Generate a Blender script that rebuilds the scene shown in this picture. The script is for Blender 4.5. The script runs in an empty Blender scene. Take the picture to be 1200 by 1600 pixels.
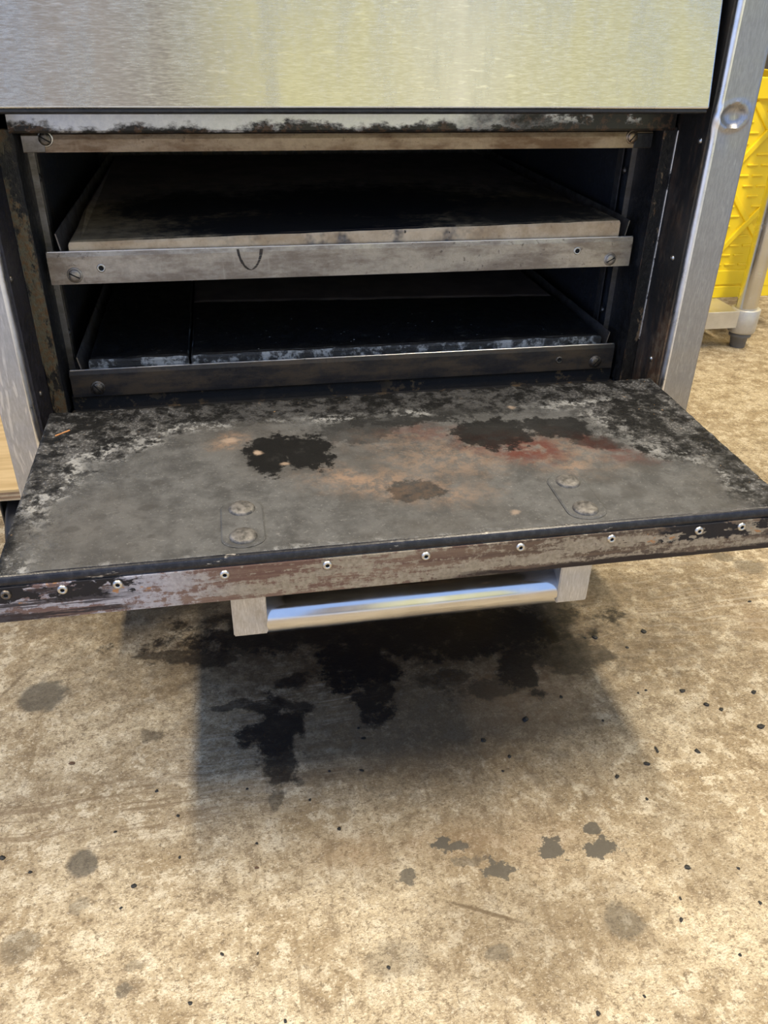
import bpy, bmesh, math, random
from mathutils import Vector, Matrix, noise as mnoise
random.seed(7)
sc = bpy.context.scene
COL = sc.collection
Z0 = 0.30                                    # height of the opened door's front edge above the floor

# ---------------------------------------------------------------- camera
CAMP = Vector((-0.1305, -0.8266, 0.3351 + Z0))
PITCH, YAW, ROLL, FPX = map(float, (31.4109, 11.1735, -1.1452, 1273.35))
a, b, c = map(math.radians, (PITCH, YAW, ROLL))
FWD = Vector((math.sin(b)*math.cos(a), math.cos(b)*math.cos(a), -math.sin(a)))
_r = Vector((math.cos(b), -math.sin(b), 0.0)); _d = FWD.cross(_r)
RGT = math.cos(c)*_r + math.sin(c)*_d
DWN = -math.sin(c)*_r + math.cos(c)*_d
cam_data = bpy.data.cameras.new('camera')
cam_data.sensor_fit = 'VERTICAL'; cam_data.sensor_height = 36.0
cam_data.lens = FPX*36.0/1600.0
cam_data.clip_start = 0.02; cam_data.clip_end = 100
cam = bpy.data.objects.new('camera', cam_data); COL.objects.link(cam)
M = Matrix((RGT, -DWN, -FWD)).transposed().to_4x4(); M.translation = CAMP
cam.matrix_world = M
sc.camera = cam

# ---------------------------------------------------------------- light and exposure
sc.view_settings.view_transform = 'Standard'
sc.view_settings.look = 'None'
sc.view_settings.gamma = 1.0
sc.view_settings.use_curve_mapping = False
sc.view_settings.exposure = 0.0
w = bpy.data.worlds.new('world'); sc.world = w; w.use_nodes = True
bg = w.node_tree.nodes['Background']
bg.inputs[0].default_value = (0.40, 0.58, 1.0, 1); bg.inputs[1].default_value = 1.25

def area(name, loc, target, sx, sy, power, col, spread=180):
    l = bpy.data.lights.new(name, 'AREA'); l.shape = 'RECTANGLE'; l.size = sx; l.size_y = sy
    l.energy = power; l.color = col; l.spread = math.radians(spread)
    o = bpy.data.objects.new(name, l); COL.objects.link(o); o.location = loc
    o.rotation_euler = (Vector(target)-Vector(loc)).to_track_quat('-Z', 'Y').to_euler()
    return o
sun_d = bpy.data.lights.new('sun', 'SUN'); sun_d.energy = 6.0; sun_d.angle = math.radians(.6); sun_d.color = (1.0, .95, .86)
sun = bpy.data.objects.new('sun', sun_d); COL.objects.link(sun)        # from behind the building: only the added yard wall gets it
sun.rotation_euler = Vector((0, -math.cos(math.radians(44)), -math.sin(math.radians(44)))).to_track_quat('-Z', 'Y').to_euler()
# two ceiling strip lamps running front to back, left and right of the oven
area('strip_lamp_over_left', (-1.25, -0.35, 2.62), (-1.25, -0.35, 0), 0.12, 1.35, 72, (1.0, 0.87, 0.66))
area('strip_lamp_over_right', (0.83, -0.30, 2.62), (0.83, -0.30, 0), 0.16, 1.35, 70, (1.0, 0.87, 0.66))
area('added_fill_far_right', (2.3, 1.1, 2.62), (2.3, 1.1, 0), 0.14, 1.35, 45, (1.0, 0.87, 0.66))  # unseen lamp added to brighten the floor at right

# ---------------------------------------------------------------- pixel -> plane helpers (used to place marks on real surfaces)
def ray(u, v): return RGT*((u-600)/FPX) + DWN*((v-800)/FPX) + FWD
def onZ(u, v, z): d = ray(u, v); return CAMP + d*((z-CAMP.z)/d.z)
def onY(u, v, y): d = ray(u, v); return CAMP + d*((y-CAMP.y)/d.y)

# ---------------------------------------------------------------- node helper
class NT:
    def __init__(s, name):
        s.m = bpy.data.materials.new(name); s.m.use_nodes = True
        s.t = s.m.node_tree; s.t.nodes.clear()
        s.out = s.t.nodes.new('ShaderNodeOutputMaterial')
        s.p = s.t.nodes.new('ShaderNodeBsdfPrincipled')
        s.t.links.new(s.p.outputs[0], s.out.inputs[0])
        s.pos = s.t.nodes.new('ShaderNodeNewGeometry').outputs['Position']
    def n(s, k, **kw):
        x = s.t.nodes.new(k)
        for q, v in kw.items(): setattr(x, q, v)
        return x
    def put(s, sock, v):
        if v is None: return
        if isinstance(v, bpy.types.NodeSocket): s.t.links.new(v, sock)
        elif isinstance(v, (tuple, list)) and len(v) == 3 and sock.type == 'RGBA': sock.default_value = (*v, 1)
        else: sock.default_value = v
    def set(s, **kw):
        for q, v in kw.items(): s.put(s.p.inputs[q.replace('_', ' ')], v)
    def map(s, scale=(1, 1, 1), rot=(0, 0, 0), loc=(0, 0, 0), vec=None, kind='POINT'):
        x = s.n('ShaderNodeMapping', vector_type=kind); s.put(x.inputs[0], vec or s.pos)
        x.inputs[1].default_value = loc; x.inputs[2].default_value = rot; x.inputs[3].default_value = scale
        return x.outputs[0]
    def noise(s, scale, detail=4, rough=.55, vec=None, dist=0.0):
        x = s.n('ShaderNodeTexNoise'); s.put(x.inputs['Vector'], vec or s.pos)
        x.inputs['Scale'].default_value = scale; x.inputs['Detail'].default_value = detail
        x.inputs['Roughness'].default_value = rough; x.inputs['Distortion'].default_value = dist
        return x.outputs[0]
    def vor(s, scale, feat='F1', vec=None, out='Distance', rnd=1.0):
        x = s.n('ShaderNodeTexVoronoi', feature=feat); s.put(x.inputs['Vector'], vec or s.pos)
        x.inputs['Scale'].default_value = scale; x.inputs['Randomness'].default_value = rnd
        return x.outputs[out]
    def mr(s, v, a, b, c=0., d=1., smooth=True):
        x = s.n('ShaderNodeMapRange', interpolation_type='SMOOTHSTEP' if smooth else 'LINEAR')
        s.put(x.inputs[0], v)
        for i, q in enumerate((a, b, c, d)): s.put(x.inputs[i+1], q)
        return x.outputs[0]
    def ma(s, op, a, b=None):
        x = s.n('ShaderNodeMath', operation=op); s.put(x.inputs[0], a)
        if b is not None: s.put(x.inputs[1], b)
        return x.outputs[0]
    def mix(s, f, a, b, mode='MIX'):
        x = s.n('ShaderNodeMix', data_type='RGBA', blend_type=mode)
        s.put(x.inputs[0], f); s.put(x.inputs[6], a); s.put(x.inputs[7], b)
        return x.outputs[2]
    def bump(s, h, strength=.5, dist=.001, normal=None):
        x = s.n('ShaderNodeBump'); x.inputs['Strength'].default_value = strength
        x.inputs['Distance'].default_value = dist; s.put(x.inputs['Height'], h)
        if normal is not None: s.put(x.inputs['Normal'], normal)
        return x.outputs[0]
    def warp(s, scale, amt, detail=3):
        x = s.n('ShaderNodeTexNoise'); s.put(x.inputs['Vector'], s.pos)
        x.inputs['Scale'].default_value = scale; x.inputs['Detail'].default_value = detail
        sub = s.n('ShaderNodeVectorMath', operation='SUBTRACT'); s.put(sub.inputs[0], x.outputs['Color']); sub.inputs[1].default_value = (.5, .5, .5)
        mul = s.n('ShaderNodeVectorMath', operation='SCALE'); s.put(mul.inputs[0], sub.outputs[0]); mul.inputs['Scale'].default_value = amt
        add = s.n('ShaderNodeVectorMath', operation='ADD'); s.put(add.inputs[0], s.pos); s.put(add.inputs[1], mul.outputs[0])
        return add.outputs[0]
    def blobs(s, lst, z, vec, soft=.25, rag=.9, rs=55):
        """ragged ellipses on the plane z: (u, v, ru, rv[, strength[, tilt]]) as seen in the photograph"""
        acc = None
        rg = s.ma('MULTIPLY', s.ma('SUBTRACT', s.noise(rs, 9, .72), .5), rag*2)
        for q in lst:
            u, v, ru, rv = q[:4]; st = q[4] if len(q) > 4 else 1.; tilt = q[5] if len(q) > 5 else 0.
            c0 = onZ(u, v, z)
            rx = (onZ(u+ru, v, z)-c0).length; ry = (onZ(u, v+rv, z)-c0).length
            mp = s.map(scale=(rx, ry, 1e3), rot=(0, 0, math.radians(tilt-4)), loc=c0, vec=vec, kind='TEXTURE')
            ln = s.n('ShaderNodeVectorMath', operation='LENGTH'); s.put(ln.inputs[0], mp)
            m = s.mr(s.ma('ADD', ln.outputs['Value'], rg), 1+soft, 1-soft, 0, st)
            acc = m if acc is None else s.ma('MAXIMUM', acc, m)
        return acc

# ---------------------------------------------------------------- materials
def mat_steel(name, base=(.60, .58, .55), rough=.33, axis='X', scratch=.5, stain=None, stain_amt=0., scr=False):
    t = NT(name)
    f = {'X': (1, 7, 7), 'Z': (7, 7, 1)}[axis]
    br = t.noise(130, 4, .7, t.map(scale=f))
    fl = t.noise(60, 3, .6, t.map(scale=f))
    big = t.noise(5, 4, .6); cr = t.noise(16, 4, .65, t.map(scale={'X': (2.2, 1, .5), 'Z': (.5, 1, 2.2)}[axis]))
    t.set(Metallic=1., Roughness=t.mr(t.ma('ADD', t.ma('MULTIPLY', br, .5), t.ma('MULTIPLY', cr, .5)), .35, .65, rough-.06, rough+.10))
    colr = t.mix(t.mr(br, .35, .7), tuple(x*.86 for x in base), tuple(min(1, x*1.10) for x in base))
    colr = t.mix(t.ma('MULTIPLY', t.mr(fl, .60, .70), t.mr(big, .35, .6, .2, .8)), colr, tuple(min(1, x*1.28) for x in base))
    colr = t.mix(t.mr(cr, .45, .7, 0, .30), colr, tuple(x*.78 for x in base))
    if scr:
        for an in (.35, -.25, 1.2):
            sc1 = t.noise(40, 2, .5, t.map(scale=(6, 1, .5), rot=(0, an, 0), loc=(an*3, 0, an), vec=t.warp(12, .015, 3)))
            colr = t.mix(t.ma('MULTIPLY', t.mr(sc1, .62, .66, 0, .55), t.mr(big, .48, .56)), colr, (.85, .85, .85))
    if stain:
        colr = t.mix(t.mr(t.noise(18, 6, .7), .5, .72, 0, stain_amt), colr, stain)
    t.set(Base_Color=colr, Normal=t.bump(fl, .10*scratch, .0002, t.bump(big, .04, .002)))
    return t.m
def mat_plain(name, colr, rough=.5, metal=0., var=.25, scale=30, bump=.2):
    t = NT(name); nz = t.noise(scale, 6, .65)
    t.set(Base_Color=t.mix(t.mr(nz, .3, .7), tuple(x*(1-var) for x in colr), tuple(min(1, x*(1+var)) for x in colr)),
          Roughness=t.mr(nz, .3, .7, rough-.06, rough+.06), Metallic=metal, Normal=t.bump(nz, bump, .001))
    return t.m
def mat_soot(name, base=(.012, .012, .013), rough=.45, flake=(.25, .2, .13), flake_amt=.25, metal=.2, lo=.64):
    t = NT(name); n1 = t.noise(45, 8, .7); n2 = t.noise(160, 5, .7); n3 = t.noise(9, 3, .6)
    msk = t.ma('MULTIPLY', t.mr(n1, lo, lo+.05), t.mr(n3, .4, .6))
    colr = t.mix(t.mr(n2, .35, .75), base, tuple(x*2.4 for x in base))
    t.set(Base_Color=t.mix(t.ma('MULTIPLY', msk, flake_amt), colr, flake), Metallic=metal,
          Roughness=t.mr(n2, .3, .7, rough-.1, rough+.15), Normal=t.bump(n2, .5, .0015, t.bump(n1, .4, .003)))
    return t.m

M_steel_h = mat_steel('brushed_steel_horizontal', (.64, .62, .57), .20, 'X', 1.0)
M_steel_v = mat_steel('brushed_steel_vertical', (.36, .36, .37), .40, 'Z', .7)
M_steel_vs = mat_steel('scratched_steel_vertical', (.50, .51, .54), .42, 'Z', .7, scr=True)
M_steel_tube = mat_plain('polished_steel_tube', (.66, .66, .66), .20, 1., .06, 25, .0)
M_bracket = mat_steel('satin_steel_bracket', (.60, .60, .62), .55, 'Z', .5, (.25, .18, .11), .5)
M_soot = mat_soot('soot')
M_chamber = mat_soot('chamber_soot', (.055, .055, .062), .45, (.20, .14, .09), .5, .5, .56)
M_face = mat_soot('black_oven_face', (.006, .006, .008), .4, (.05, .04, .03), .3)
M_black = mat_plain('black_rubber', (.012, .012, .013), .5, 0, .2, 60)
M_hole = mat_plain('hole_black', (.004, .004, .004), .8, 0, 0)
M_rivet = mat_plain('rivet_aluminium', (.62, .60, .56), .35, 1., .15, 300)
M_bolt = mat_plain('worn_bolt', (.13, .122, .112), .5, .3, .55, 220, .5)
M_crust = mat_soot('baked_crust', (.010, .009, .008), .85, (.17, .11, .05), .7, 0., .56)
M_bright = mat_plain('worn_highlight_steel', (.78, .78, .80), .32, 1., .1, 60, .1)
M_screw = mat_plain('blackened_screw', (.17, .15, .13), .42, .9, .5, 350, .3)

def mat_stained_bar(name, base, brown, dark, amt_b, amt_d, edge=None, rough=.4, metal=.85):
    """strip steel with baked-on brown film, drips and dark scorching"""
    t = NT(name)
    st = t.noise(22, 8, .72, t.map(scale=(.5, 1, 1.6)))
    dr = t.noise(60, 5, .6, t.map(scale=(1.8, 1, .25)))
    sp = t.noise(130, 6, .75); bg_ = t.noise(6, 4, .6)
    colr = t.mix(t.mr(sp, .3, .7), tuple(x*.85 for x in base), tuple(min(1, x*1.15) for x in base))
    colr = t.mix(t.mr(st, .42, .62, 0, amt_b), colr, brown)
    colr = t.mix(t.mr(dr, .58, .72, 0, .45), colr, tuple(min(1, x*1.25) for x in base))
    colr = t.mix(t.ma('MULTIPLY', t.mr(sp, .55, .68), t.mr(bg_, .42, .6, 0, amt_d)), colr, dark)
    colr = t.mix(t.mr(st, .64, .74, 0, amt_d), colr, dark)
    t.set(Base_Color=colr, Metallic=metal, Roughness=t.mr(st, .35, .65, rough-.08, rough+.16),
          Normal=t.bump(sp, .35, .0008, t.bump(st, .2, .001)))
    return t
M_topbar = mat_stained_bar('brown_stained_bar', (.31, .24, .175), (.17, .105, .062), (.04, .025, .018), .9, .7).m
M_lip = mat_stained_bar('taupe_stained_lip', (.47, .415, .35), (.26, .20, .15), (.05, .038, .03), .85, .75, rough=.42, metal=.7).m
M_lip_dark = mat_stained_bar('scorched_lip', (.040, .039, .042), (.15, .105, .06), (.010, .010, .010), .55, .8, rough=.42, metal=.5).m
M_toprail = None
t = NT('silvered_rail'); n1 = t.noise(40, 8, .72, t.map(scale=(.6, 1, 1))); n2 = t.noise(120, 5, .7); n3 = t.noise(5, 3, .5)
sx_ = t.n('ShaderNodeSeparateXYZ'); t.put(sx_.inputs[0], t.pos)
low = t.mr(t.ma('ADD', t.ma('MULTIPLY', t.ma('SUBTRACT', sx_.outputs[2], Z0+.2475), 130.), t.ma('MULTIPLY', t.ma('SUBTRACT', n1, .5), 5.)), .35, -.35)
rgt = t.ma('MULTIPLY', t.mr(t.ma('ADD', sx_.outputs[0], t.ma('MULTIPLY', n1, .35)), .22, .38), t.mr(n1, .36, .46))
dk = t.ma('MAXIMUM', t.ma('MAXIMUM', low, rgt), t.mr(n2, .66, .72))
colr = t.mix(dk, t.mix(t.mr(n2, .3, .7), (.62, .63, .68), (.78, .78, .80)), t.mix(t.mr(n2, .5, .6), (.016, .015, .014), (.09, .05, .03)))
t.set(Base_Color=colr, Metallic=t.mr(dk, 0, 1, .9, .1), Roughness=t.mr(n2, .3, .7, .28, .45), Normal=t.bump(n1, .3, .001))
M_toprail = t.m

# flaking frame faces either side of the opening
def mat_frame(name, metal_col, lo):
    t = NT(name); n1 = t.noise(50, 8, .75, t.map(scale=(1, 1, .45))); n2 = t.noise(190, 5, .7); n3 = t.noise(12, 3, .5, t.map(scale=(1, 1, .6)))
    sx = t.n('ShaderNodeSeparateXYZ'); t.put(sx.inputs[0], t.pos)
    m = t.ma('MULTIPLY', t.mr(n1, lo, lo+.06), t.mr(n3, .36, .5))
    colr = t.mix(m, t.mix(t.mr(n2, .4, .7), (.008, .008, .009), (.03, .027, .024)), t.mix(t.mr(n2, .4, .65), metal_col, (.20, .11, .05)))
    t.set(Base_Color=colr, Metallic=t.mr(m, 0, 1, .1, .5), Roughness=.42, Normal=t.bump(n2, .6, .0015, t.bump(n1, .5, .002)))
    return t.m
M_frame_r = mat_frame('flaking_frame', (.34, .26, .16), .56)
M_frame_l = mat_frame('crusted_frame', (.17, .155, .105), .475)
t = NT('worn_frame_edge'); n1 = t.noise(90, 7, .75, t.map(scale=(1, 1, .5)))
t.set(Base_Color=t.mix(t.mr(n1, .40, .47), (.02, .018, .016), (.72, .66, .58)), Metallic=.6, Roughness=.35, Normal=t.bump(n1, .5, .001)); M_worn = t.m
# pillar reveals: rusty brown film over dark steel, right one painted lighter for its light
t = NT('rusty_reveal'); n1 = t.noise(30, 7, .7, t.map(scale=(1, 1, .3))); n2 = t.noise(150, 5, .7); n3 = t.noise(8, 3, .6)
colr = t.mix(t.mr(n1, .45, .68), (.030, .028, .027), t.mix(t.mr(n2, .4, .65), (.15, .085, .05), (.24, .18, .12)))
colr = t.mix(t.mr(n3, .5, .7, 0, .6), colr, (.05, .05, .055))
t.set(Base_Color=colr, Metallic=.35, Roughness=t.mr(n2, .3, .7, .4, .6), Normal=t.bump(n2, .3, .001)); M_reveal = t.m
M_reveal_l = mat_soot('shaded_reveal', (.014, .013, .017), .5, (.06, .045, .035), .4)  # left reveal: darker copy, painting in the dimmer light on that side

# door top: grey film, black crust at the borders, scorched and rusty patches
def door_masks(t):
    zt = Z0+.004
    wv = t.warp(26, .030, 6); wv2 = t.warp(11, .05, 8); wf = t.warp(90, .008, 4)
    sx = t.n('ShaderNodeSeparateXYZ'); t.put(sx.inputs[0], wv)
    x, y = sx.outputs[0], sx.outputs[1]
    back = t.mr(y, -.150, -.095)                                      # towards the oven
    left = t.mr(x, -.262, -.312, 0, .8); right = t.mr(x, .275, .312, 0, .8); front = t.mr(y, -.320, -.330, 0, .3)
    n = t.noise(70, 6, .7)
    crust = t.ma('MAXIMUM', t.ma('MAXIMUM', back, left), t.ma('MAXIMUM', right, front))
    # the corners are crusted wider than the sides
    c2 = t.blobs([(110, 660, 170, 70), (70, 720, 80, 100, .8), (1040, 640, 120, 75), (1150, 720, 60, 90, .7), (540, 605, 560, 45, .95)], zt, wv2, .45)
    crust = t.ma('MAXIMUM', crust, c2)
    return zt, wv, wv2, wf, n, crust
t = NT('scorched_door'); zt, wv, wv2, wf, n70, crust = door_masks(t)
fine = t.noise(420, 4, .7); mid = t.noise(34, 7, .68); cell = t.vor(150, 'DISTANCE_TO_EDGE', t.warp(60, .02, 3)); big = t.noise(6, 4, .6)
sxd = t.n('ShaderNodeSeparateXYZ'); t.put(sxd.inputs[0], t.pos)
film = t.mix(t.mr(mid, .36, .64), (.052, .052, .051), (.098, .098, .096))
film = t.mix(t.mr(fine, .56, .72, 0, .6), film, (.21, .205, .195))
film = t.mix(t.mr(big, .45, .7, 0, .5), film, (.075, .068, .060))
film = t.mix(t.mr(t.noise(120, 7, .75), .54, .64, 0, .45), film, (.045, .043, .041))
film = t.mix(t.mr(fine, .34, .24, 0, .5), film, (.03, .028, .026))
# rust and tan patches in the middle
tan = t.blobs([(620, 755, 120, 22, .75, -12), (560, 745, 60, 14, .9, -18), (700, 715, 90, 26, .55), (860, 705, 110, 28, .5, -15), (365, 693, 26, 8, .8), (890, 722, 30, 12, .8), (640, 690, 90, 16, .4)], zt, wv2, .7)
film = t.mix(t.ma('MULTIPLY', tan, t.mr(t.noise(95, 8, .78), .40, .60, .1, .85)), film, (.25, .165, .110))
red = t.blobs([(815, 700, 60, 20, .9, -8), (935, 690, 60, 9, .8, -32), (760, 690, 60, 14, .6), (985, 712, 40, 9, .5, -25), (660, 680, 60, 10, .4)], zt, wv2, .6)
film = t.mix(t.ma('MULTIPLY', red, t.mr(t.noise(75, 6, .7), .36, .58)), film, (.085, .022, .014))
dark = t.blobs([(425, 708, 42, 30, .97), (480, 705, 42, 28, .97), (770, 678, 62, 22, .88), (870, 668, 62, 15, .85, -6), (930, 690, 40, 10, .6, -28), (650, 762, 44, 16, .6, -10), (610, 650, 120, 18, .75), (720, 640, 90, 14, .6), (560, 672, 60, 22, .5), (380, 660, 60, 8, .4)], zt, t.warp(30, .022, 8), .12, 1.1, 80)
film = t.mix(t.ma('MULTIPLY', dark, t.mr(t.noise(85, 7, .75), .30, .46, .82, 1)), film, (.006, .006, .006))
spots = t.blobs([(232, 790, 13, 4, .6), (245, 752, 10, 4, .6), (108, 823, 13, 5, .6), (234, 833, 8, 4, .6), (990, 764, 18, 11, .55), (935, 740, 26, 12, .45, -20), (1010, 727, 24, 10, .5, -20), (157, 803, 8, 4, .5), (153, 822, 7, 4, .5), (925, 770, 22, 8, .5)], zt, wf, .3)
film = t.mix(spots, film, (.045, .043, .04))
pale = t.blobs([(402, 708, 6, 3, .8), (445, 724, 7, 2, .6), (360, 690, 14, 3, .5), (798, 640, 5, 2, .6), (806, 795, 6, 3, .5)], zt, wf, .6)
film = t.mix(pale, film, (.36, .27, .20))
cr_col = t.mix(t.mr(n70, .42, .62), (.008, .008, .008), (.060, .059, .058))
cr_col = t.mix(t.ma('MULTIPLY', t.mr(fine, .5, .62), t.ma('MULTIPLY', t.mr(n70, .48, .58), t.mr(t.ma('ABSOLUTE', t.ma('ADD', sxd.outputs[0], .01)), .12, .24, .15, 1))), cr_col, (.17, .168, .165))
flakes = t.ma('MULTIPLY', t.mr(t.noise(150, 5, .7), .66, .70), t.mr(big, .45, .6))
cr_col = t.mix(flakes, cr_col, (.30, .19, .10))
# pale ash line along the inner border of the crust
rim = t.ma('MULTIPLY', t.ma('MULTIPLY', t.mr(crust, .12, .45), t.mr(crust, .85, .5)), t.ma('MULTIPLY', t.mr(t.noise(110, 5, .75), .47, .60, 0, .8), t.mr(t.noise(7, 3, .6, t.map(loc=(3.3, 1.7, 0))), .44, .60)))
colr = t.mix(t.mr(crust, .35, .75), film, cr_col)
colr = t.mix(rim, colr, (.36, .36, .35))
h = t.ma('ADD', t.ma('MULTIPLY', fine, .35), t.ma('MULTIPLY', t.ma('MULTIPLY', n70, crust), 3.0))
h = t.ma('ADD', h, t.ma('MULTIPLY', t.ma('MULTIPLY', t.mr(cell, 0, .12), crust), .8))
t.set(Base_Color=colr, Metallic=.0, Roughness=t.mr(mid, .3, .7, .55, .70), Normal=t.bump(h, .55, .0022), Specular_IOR_Level=t.mr(t.ma('MAXIMUM', dark, crust), 0, 1, .3, .12))
M_door = t.m

# door front strip: bare taupe metal, maroon and brown film, black paint chipped at the ends
t = NT('chipped_trim'); zt = Z0
st = t.noise(38, 9, .76, t.map(scale=(.35, 1, 2.6))); ln_ = t.noise(34, 6, .7, t.map(scale=(.22, 1, 4.5))); n2 = t.noise(120, 8, .78); n3 = t.noise(300, 4, .7); pt = t.noise(42, 5, .62, t.map(scale=(.75, 1, 1.5)))
sx = t.n('ShaderNodeSeparateXYZ'); t.put(sx.inputs[0], t.pos); X, Zc = sx.outputs[0], t.ma('SUBTRACT', sx.outputs[2], Z0)
bare = t.mix(t.mr(n3, .3, .7), (.27, .235, .18), (.40, .35, .28))
bare = t.mix(t.mr(X, -.12, -.22), bare, t.mix(t.mr(n3, .3, .7), (.36, .36, .42), (.48, .48, .55)))  # left end tinted bluish, painting in the daylight that falls there
film = t.ma('MAXIMUM', t.mr(t.ma('ADD', t.ma('MULTIPLY', st, .6), t.ma('MULTIPLY', n2, .4)), .488, .535), t.mr(n2, .60, .66, 0, .8))
film = t.ma('MULTIPLY', film, t.mr(t.ma('ADD', X, t.ma('MULTIPLY', st, .3)), .62, .2, .8, .9))
brown = t.mix(t.mr(X, -.05, .12), t.mix(t.mr(ln_, .35, .65), (.13, .062, .052), (.22, .145, .11)), t.mix(t.mr(ln_, .35, .65), (.055, .035, .03), (.14, .09, .06)))
colr = t.mix(film, bare, brown)
# darker scuffed line along the bottom on the right, streaks on the left
botr = t.ma('MULTIPLY', t.mr(t.ma('ADD', Zc, t.ma('MULTIPLY', t.ma('SUBTRACT', st, .5), .018)), -.0325, -.0345), t.mr(t.ma('ADD', X, t.ma('MULTIPLY', st, .15)), .06, .14))
colr = t.mix(botr, colr, (.022, .016, .018))
lstr = t.ma('MULTIPLY', t.mr(ln_, .50, .54), t.mr(t.ma('ADD', X, t.ma('MULTIPLY', pt, .14)), -.125, -.17))
colr = t.mix(t.ma('MULTIPLY', lstr, .92), colr, (.022, .018, .026))
ends = t.ma('MAXIMUM', t.mr(t.ma('SUBTRACT', X, t.ma('MULTIPLY', t.ma('SUBTRACT', pt, .5), .12)), -.205, -.215), t.mr(t.ma('ADD', X, t.ma('MULTIPLY', t.ma('SUBTRACT', pt, .5), .12)), .185, .195))
upper = t.mr(t.ma('ADD', Zc, t.ma('MULTIPLY', t.ma('SUBTRACT', n2, .5), .02)), -.0235, -.0215)
chip = t.mr(pt, .515, .535)
blackp = t.ma('MULTIPLY', t.ma('MULTIPLY', ends, upper), t.ma('SUBTRACT', 1., chip))
colr = t.mix(blackp, colr, (.010, .011, .018))
rusty = t.ma('MULTIPLY', t.ma('MULTIPLY', ends, upper), t.mr(pt, .60, .62))
colr = t.mix(rusty, colr, (.42, .22, .10))
t.set(Base_Color=colr, Metallic=.35, Roughness=t.mr(n2, .3, .7, .34, .52), Normal=t.bump(n2, .25, .001, t.bump(blackp, .4, .0006)))
M_trim = t.m
# the rounded bead between the door face and the strip
t = NT('black_bead'); n1 = t.noise(60, 7, .75, t.map(scale=(.3, 1, 1))); n2 = t.noise(200, 4, .7)
colr = t.mix(t.mr(n1, .62, .67), t.mix(t.mr(n2, .4, .7), (.010, .011, .016), (.03, .03, .036)), (.42, .38, .33))
t.set(Base_Color=colr, Roughness=.3, Metallic=.2, Normal=t.bump(n2, .3, .001)); M_bead = t.m

# baking stones
zt = Z0+.151
t = NT('upper_stone'); wv = t.warp(14, .06, 6); n1 = t.noise(28, 7, .7); n2 = t.noise(160, 5, .7)
geo = t.n('ShaderNodeNewGeometry'); sn = t.n('ShaderNodeSeparateXYZ'); t.put(sn.inputs[0], geo.outputs['True Normal'])
topf = t.mr(sn.outputs[2], .6, .9)
tan = t.mix(t.mr(n1, .35, .65), (.50, .345, .20), (.72, .55, .36))
tan = t.mix(t.mr(n2, .60, .72, 0, .6), tan, (.22, .14, .08))
blk = t.blobs([(560, 318, 300, 34, 1), (300, 320, 130, 28, .98), (800, 330, 170, 26, .93), (620, 365, 250, 18, 1), (470, 350, 250, 26, .97), (880, 300, 90, 22, .7)], zt, wv, .4)
topc = t.mix(t.mr(n1, .35, .65), (.30, .215, .115), (.42, .31, .18))
rear = t.n('ShaderNodeSeparateXYZ'); t.put(rear.inputs[0], wv)
topc = t.mix(t.mr(rear.outputs[1], .10, .22), topc, t.mix(t.mr(n1, .35, .65), (.17, .145, .14), (.25, .21, .195)))
topc = t.mix(blk, topc, t.mix(t.mr(n2, .6, .7), (.006, .006, .008), (.03, .03, .035)))
fr = t.ma('MULTIPLY', t.mr(t.noise(9, 5, .7), .47, .56), t.mr(rear.outputs[0], -.16, -.06))
fr = t.ma('MULTIPLY', fr, t.mr(rear.outputs[0], .16, .08))
face = t.mix(fr, tan, t.mix(t.mr(n2, .4, .65), (.05, .05, .052), (.20, .18, .16)))
face = t.mix(t.mr(t.noise(48, 4, .6), .66, .70), face, (.03, .025, .02))
t.set(Base_Color=t.mix(topf, face, topc), Roughness=.75, Normal=t.bump(n2, .3, .0015, t.bump(n1, .2, .002)), Specular_IOR_Level=.3); M_stone = t.m
t = NT('lower_stone'); n1 = t.noise(60, 8, .75); n2 = t.noise(260, 4, .7); n3 = t.noise(9, 4, .6); v1 = t.vor(95)
geo = t.n('ShaderNodeNewGeometry'); sn = t.n('ShaderNodeSeparateXYZ'); t.put(sn.inputs[0], geo.outputs['True Normal'])
topf = t.mr(sn.outputs[2], .5, .9)
topc = t.mix(t.mr(n2, .45, .75), (.006, .006, .007), (.022, .022, .02))
topc = t.mix(t.ma('MULTIPLY', t.mr(v1, .10, .06), t.mr(n3, .44, .56)), topc, (.55, .54, .50))
topc = t.mix(t.ma('MULTIPLY', t.mr(n1, .60, .66), .5), topc, (.09, .085, .06))
face = t.mix(t.mr(n1, .47, .60), (.012, .013, .014), (.30, .32, .33))
t.set(Base_Color=t.mix(topf, face, topc), Roughness=t.mr(n1, .4, .7, .30, .5), Normal=t.bump(n1, .8, .003, t.bump(n2, .4, .001))); M_stone_dark = t.m
M_stone_rear = mat_plain('rear_stone', (.11, .092, .095), .7, 0, .3, 30)
M_tray = mat_stained_bar('tray_sheet', (.30, .28, .27), (.14, .11, .08), (.03, .03, .03), .6, .6, rough=.42).m

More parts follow.
